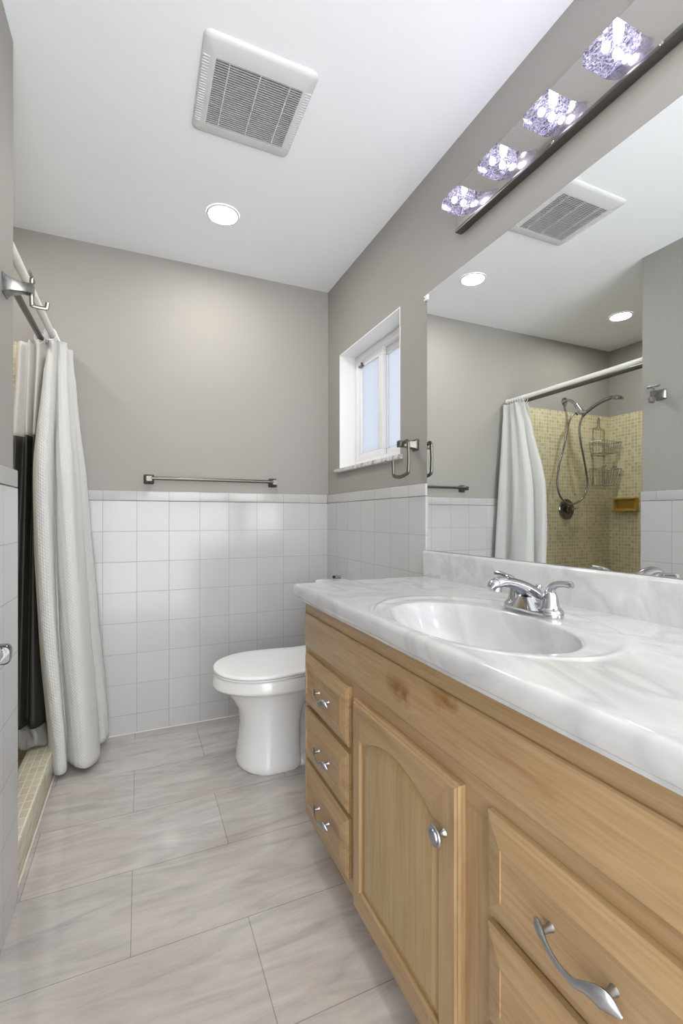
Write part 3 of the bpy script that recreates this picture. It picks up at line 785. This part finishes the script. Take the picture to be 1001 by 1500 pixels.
# lower rail bracket on the left wall
t = thing('towel_rail', (XL + 0.012, 1.04, 0.76), 'thick chrome rail with rounded end bracket low on the left tiled wall', 'rail')
X1 = XL + 0.0115
for yb_, sg in ((1.283, -1), (0.80, 1)):
    b = B()
    loft(b, [[(x, yb_ + sg * h, z) for x, z in rrect(X1 + 0.0245, 0.782, 0.024, r, 0.010, 4)] for h, r in ((0, 0.013), (0.003, 0.019), (0.008, 0.022), (0.026, 0.022), (0.030, 0.018))])
    obj('bracket', b, M['smoke'], t, angle=40)
b = B(); tube(b, [(X1 + 0.026, 1.252, 0.786), (X1 + 0.026, 0.831, 0.786)], 0.0165, 20); obj('bar', b, M['chrome'], t)

# ------------------------------------------------------------------ shower: rods, curtain, liner
def rod(x, z, r, m, label):
    t = thing('shower_rod', (x, (YE + YF) / 2, z - r), label, 'curtain rod')
    b = B(); tube(b, [(x, YE + 0.012, z), (x, YF - 0.012, z)], r, 20); obj('pole', b, m, t)
    for y, d in ((YE + 0.0005, 1), (YF - 0.0005, -1)):
        b = B(); lathe(b, (x, y, z), (0, d, 0), [(0, r + 0.006), (0.008, r + 0.006), (0.020, r + 0.002)], 24); obj('end_cap', b, m, t)
    return t
rod(-0.363, 1.922, 0.0145, M['white_rod'], 'white outer shower curtain rod carrying the fabric curtain')
rod(-0.412, 1.909, 0.0125, M['dnickel'], 'grey metal inner shower rod carrying the plastic liner')

def cloth(levels, sub, nz, mat_, name, parent, ease=None, uvscale=1.0, wob=0.0, zfun=None, seed=1):
    """levels: [(z, [(x,y)...])] top to bottom; smooth sheet through them"""
    rnd = random.Random(seed)
    zs = [l[0] for l in levels]
    paths = [smooth_path([(x, y, 0) for x, y in l[1]], sub) for l in levels]
    m = len(paths[0])
    def at(z):
        i, u = len(zs) - 2, 1.0
        for i in range(len(zs) - 1):
            if zs[i] >= z >= zs[i + 1]:
                u = (zs[i] - z) / (zs[i] - zs[i + 1]); break
        p0 = paths[max(i - 1, 0)]; p1 = paths[i]; p2 = paths[i + 1]; p3 = paths[min(i + 2, len(paths) - 1)]
        return [0.5 * (2 * b_ + (c_ - a_) * u + (2 * a_ - 5 * b_ + 4 * c_ - d_) * u * u + (-a_ + 3 * b_ - 3 * c_ + d_) * u ** 3) for a_, b_, c_, d_ in zip(p0, p1, p2, p3)]
    b = B(); uvl = b.loops.layers.uv.new('UVMap'); rows = []; us = [0.0]
    base = paths[-1]
    for i in range(1, m): us.append(us[-1] + (base[i] - base[i - 1]).length)
    for k in range(nz + 1):
        z = zs[0] + (zs[-1] - zs[0]) * k / nz
        row = []
        for i, p in enumerate(at(z)):
            w_ = wob * math.sin(i * 0.9 + z * 9) * math.sin(z * 5 + i * 0.3)
            zz = z + (zfun(i / (m - 1), k / nz) if zfun else 0)
            row.append(b.verts.new((p.x + w_, p.y + w_ * 0.6, zz)))
        rows.append(row)
    for k in range(nz):
        for i in range(m - 1):
            f = b.faces.new((rows[k][i], rows[k + 1][i], rows[k + 1][i + 1], rows[k][i + 1]))
            for lp, (ii, kk) in zip(f.loops, ((i, k), (i, k + 1), (i + 1, k + 1), (i + 1, k))):
                lp[uvl].uv = (us[ii] * uvscale, (zs[0] - (zs[0] - zs[-1]) * kk / nz) * uvscale)
    o = obj(name, b, mat_, parent, angle=80, recalc=False)
    s = o.modifiers.new('thickness', 'SOLIDIFY'); s.thickness = 0.0016; s.offset = 0
    return o
top = [(-.378, 2.455), (-.372, 2.418), (-.352, 2.405), (-.342, 2.425), (-.334, 2.424), (-.318, 2.424), (-.303, 2.436), (-.318, 2.465), (-.308, 2.492), (-.338, 2.505), (-.318, 2.522), (-.290, 2.532), (-.31, 2.550)]
tp2 = [(-.392, 2.425), (-.378, 2.365), (-.352, 2.360), (-.338, 2.385), (-.330, 2.380), (-.312, 2.380), (-.296, 2.395), (-.300, 2.430), (-.290, 2.465), (-.318, 2.485), (-.295, 2.505), (-.278, 2.530), (-.30, 2.550)]
mid = [(-.42, 2.36), (-.392, 2.258), (-.352, 2.250), (-.336, 2.33), (-.322, 2.295), (-.295, 2.285), (-.268, 2.305), (-.262, 2.35), (-.248, 2.40), (-.278, 2.45), (-.252, 2.475), (-.234, 2.52), (-.26, 2.545)]
low = [(-.395, 2.33), (-.368, 2.238), (-.325, 2.236), (-.322, 2.32), (-.300, 2.275), (-.270, 2.252), (-.238, 2.262), (-.215, 2.31), (-.205, 2.375), (-.236, 2.43), (-.205, 2.460), (-.182, 2.51), (-.21, 2.54)]
bot = [(-.350, 2.30), (-.312, 2.228), (-.281, 2.232), (-.287, 2.31), (-.264, 2.268), (-.235, 2.235), (-.203, 2.236), (-.172, 2.29), (-.163, 2.36), (-.190, 2.42), (-.153, 2.45), (-.134, 2.500), (-.16, 2.54)]
t = thing('shower_curtain', (-0.27, 2.40, 0.02), 'white waffle weave shower curtain gathered at the far wall', 'shower curtain')
def rise(u, k): return 0.0 if k < 0.6 else 0.018 * (k - 0.6) / 0.4 * math.sin(u * 5.0) ** 2
cloth([(1.888, top), (1.74, tp2), (1.30, mid), (0.62, low), (0.020, bot)], 8, 90, M['curtain'], 'curtain_cloth', t, wob=0.0012, zfun=rise)
def ring_at(parent, x, y, z, r):
    b = B(); tube(b, [(x + r * math.cos(a), y + 0.003 * math.sin(2 * a), z + r * math.sin(a) * 1.15) for a in [2 * math.pi * k / 18 for k in range(18)]], 0.0022, 6, closed=True)
    o = obj('curtain_ring', b, M['plastic'], parent)
for k in range(7): ring_at(t, -0.363, 2.405 + 0.023 * k, 1.909, 0.024)
ltop = [(-.515, 2.548), (-.495, 2.500), (-.470, 2.515), (-.455, 2.470), (-.435, 2.500), (-.418, 2.450), (-.395, 2.470), (-.385, 2.500)]
lmid = [(-.535, 2.535), (-.510, 2.455), (-.475, 2.480), (-.455, 2.410), (-.440, 2.460), (-.425, 2.395), (-.412, 2.430), (-.408, 2.480)]
llow = [(-.60, 2.50), (-.560, 2.400), (-.500, 2.410), (-.470, 2.345), (-.445, 2.390), (-.425, 2.335), (-.400, 2.345), (-.380, 2.400)]
lbot = [(-.62, 2.46), (-.565, 2.355), (-.510, 2.350), (-.465, 2.315), (-.430, 2.300), (-.395, 2.308), (-.362, 2.325), (-.352, 2.360)]
t = thing('shower_liner', (-0.45, 2.42, 0.11), 'plastic shower liner, milky white above and charcoal below, behind the white curtain', 'shower liner')
def blend(A, B_, u): return [(a[0] + (b_[0] - a[0]) * u, a[1] + (b_[1] - a[1]) * u) for a, b_ in zip(A, B_)]
cloth([(1.892, ltop), (1.455, lmid)], 6, 24, M['liner'], 'upper_panel', t)
cloth([(1.4545, lmid), (0.8, blend(lmid, llow, 0.5)), (0.19, llow)], 6, 40, M['dark_liner'], 'lower_panel', t)
cloth([(0.1895, llow), (0.1525, blend(llow, lbot, .5)), (0.118, lbot)], 6, 8, M['clear_hem'], 'hem', t, wob=0.004, zfun=lambda u, k: k * (0.006 * math.sin(u * 21) + (0.004 if u > 0.3 else 0.0)))
for k in range(5): ring_at(t, -0.412, 2.45 + 0.02 * k, 1.899, 0.020)

# shower valve, arm, hand shower
t = thing('shower_valve', (-0.94, YF - TK, 1.16), 'round chrome shower valve with lever on the mosaic wall', 'shower valve')
b = B(); lathe(b, (-0.94, YF - TK - 0.0003, 1.155), (0, -1, 0), [(0, 0.078), (0.004, 0.080), (0.010, 0.074), (0.014, 0.040), (0.016, 0.034), (0.045, 0.030), (0.050, 0.020)], 40)
obj('escutcheon', b, M['smoke'], t)
b = B(); tube(b, smooth_path([(-0.94, YF - TK - 0.045, 1.155), (-0.96, YF - TK - 0.055, 1.158), (-1.00, YF - TK - 0.062, 1.168)], 5), [0.012] * 3 + [0.009] * 5 + [0.007] * 3, 12); obj('lever', b, M['chrome'], t)
t = thing('hand_shower', (-0.94, YF - TK, 1.19), 'chrome hand shower on a wall arm with a looping metal hose', 'hand shower')
b = B(); lathe(b, (-0.93, YF - TK - 0.0003 + 0.009, 1.985), (0, -1, 0), [(0, 0.030), (0.006, 0.030), (0.012, 0.018), (0.014, 0.012)], 28); obj('flange', b, M['chrome'], t)
b = B(); tube(b, smooth_path([(-0.93, YF - 0.006, 1.985), (-0.93, 2.53, 1.985), (-0.935, 2.49, 1.955), (-0.945, 2.455, 1.905), (-0.95, 2.44, 1.88)], 5), 0.010, 14); obj('arm', b, M['chrome'], t)
b = B(); tube(b, [(-0.938, 2.475, 1.94), (-0.951, 2.435, 1.868)], [0.017, 0.020], 18); tube(b, [(-0.950, 2.435, 1.872), (-0.962, 2.40, 1.872)], 0.015, 14); obj('holder', b, M['chrome'], t)
b = B()
ctrl = [(-0.955, 2.43, 1.845), (-0.965, 2.40, 1.875), (-0.985, 2.34, 1.915), (-1.005, 2.28, 1.940), (-1.018, 2.24, 1.948)]
P = smooth_path(ctrl, 5); tube(b, P, [0.011 + 0.003 * (k / (len(P) - 1)) for k in range(len(P))], 14)
lathe(b, (-1.030, 2.215, 1.938), (0.05, -0.25, 1), [(-0.010, 0.034), (-0.006, 0.042), (0.004, 0.043), (0.014, 0.030), (0.020, 0.010), (0.021, 0.001)], 30)
obj('handset', b, M['nickel'], t)
hp = [(-0.950, 2.47, 1.862), (-0.925, 2.475, 1.872), (-0.872, 2.48, 1.804), (-0.823, 2.485, 1.613), (-0.781, 2.49, 1.48), (-0.762, 2.49, 1.338), (-0.800, 2.485, 1.232), (-0.894, 2.48, 1.192), (-1.005, 2.475, 1.235), (-1.053, 2.47, 1.346), (-1.016, 2.46, 1.485), (-0.950, 2.45, 1.692), (-0.938, 2.44, 1.79), (-0.955, 2.43, 1.845)]
b = B(); tube(b, smooth_path(hp, 8), 0.0072, 10); obj('hose', b, M['nickel'], t)

# shower caddy
t = thing('shower_caddy', (-1.29, YF - TK - 0.05, 1.33), 'chrome wire shower caddy with two baskets hanging near the shower corner', 'shower caddy')
b = B(); yb = YF - TK - 0.008
tube(b, smooth_path([(-1.355, yb, 1.34), (-1.355, yb, 1.60), (-1.355, yb, 1.78), (-1.345, yb, 1.80), (-1.31, yb, 1.806), (-1.300, yb, 1.83), (-1.300, yb, 1.87), (-1.290, yb, 1.885), (-1.280, yb, 1.87), (-1.280, yb, 1.83), (-1.270, yb, 1.806), (-1.235, yb, 1.80), (-1.225, yb, 1.78), (-1.225, yb, 1.60), (-1.225, yb, 1.34)], 4), 0.0035, 8)
obj('frame', b, M['chrome'], t)
for zt, zb_, in_ in ((1.685, 1.60, 0.02), (1.475, 1.345, 0.03)):
    b = B()
    def loop(z, ins):
        x0, x1, y0, y1 = -1.405 + ins, -1.185 - ins, 2.445 + ins * 0.8, yb
        return [(x0, y0, z), (x1, y0, z), (x1, y1, z), (x0, y1, z)]
    def strip(pts, r=0.003, cl=True):
        q = pts + [pts[0]] if cl else pts
        for a_, c_ in zip(q, q[1:]): tube(b, [a_, c_], r, 6)
    strip(loop(zt, 0)); strip(loop(zb_, in_))
    T, Bo = loop(zt, 0), loop(zb_, in_)
    for k in range(9):
        u = k / 8
        A = Vector(T[0]).lerp(Vector(T[1]), u); D = Vector(Bo[0]).lerp(Vector(Bo[1]), u); E_ = Vector(Bo[3]).lerp(Vector(Bo[2]), u)
        tube(b, [A, D], 0.0018, 5); tube(b, [D, E_], 0.0018, 5)
    for k in range(5):
        u = k / 4
        for (i, j) in ((0, 3), (1, 2)):
            tube(b, [Vector(T[i]).lerp(Vector(T[j]), u), Vector(Bo[i]).lerp(Vector(Bo[j]), u)], 0.0018, 5)
    obj('basket', b, M['chrome'], t)
for x in (-1.21, -1.33):
    b = B(); lathe(b, (x, 2.447, 1.482), (0, 0, 1), [(0, 0.012), (0.004, 0.018), (0.010, 0.016), (0.013, 0.004)], 16); obj('hook_cap', b, M['chrome'], t)

# soap dish
t = thing('soap_dish', (XS + TK, 2.418, 1.136), 'amber ceramic soap dish set in the shower side wall mosaic', 'soap dish')
b = B(); x0 = XS + TK + 0.0003
yc, zc = 2.418, 1.192
loft(b, [[(x0 + h, y, z) for y, z in rrect(yc, zc, hy_, hz_, r, 4)] for h, hy_, hz_, r in ((0, 0.096, 0.054, 0.012), (0.018, 0.096, 0.054, 0.012), (0.026, 0.090, 0.048, 0.012), (0.028, 0.080, 0.040, 0.012), (0.010, 0.072, 0.032, 0.010))], True, False, True)
box(b, (x0, yc - 0.096, zc - 0.054), (x0 + 0.055, yc + 0.096, zc - 0.040), 0.006, 3)
box(b, (x0, yc - 0.096, zc + 0.040), (x0 + 0.040, yc + 0.096, zc + 0.052), 0.005, 3)
obj('dish', b, M['amber'], t)
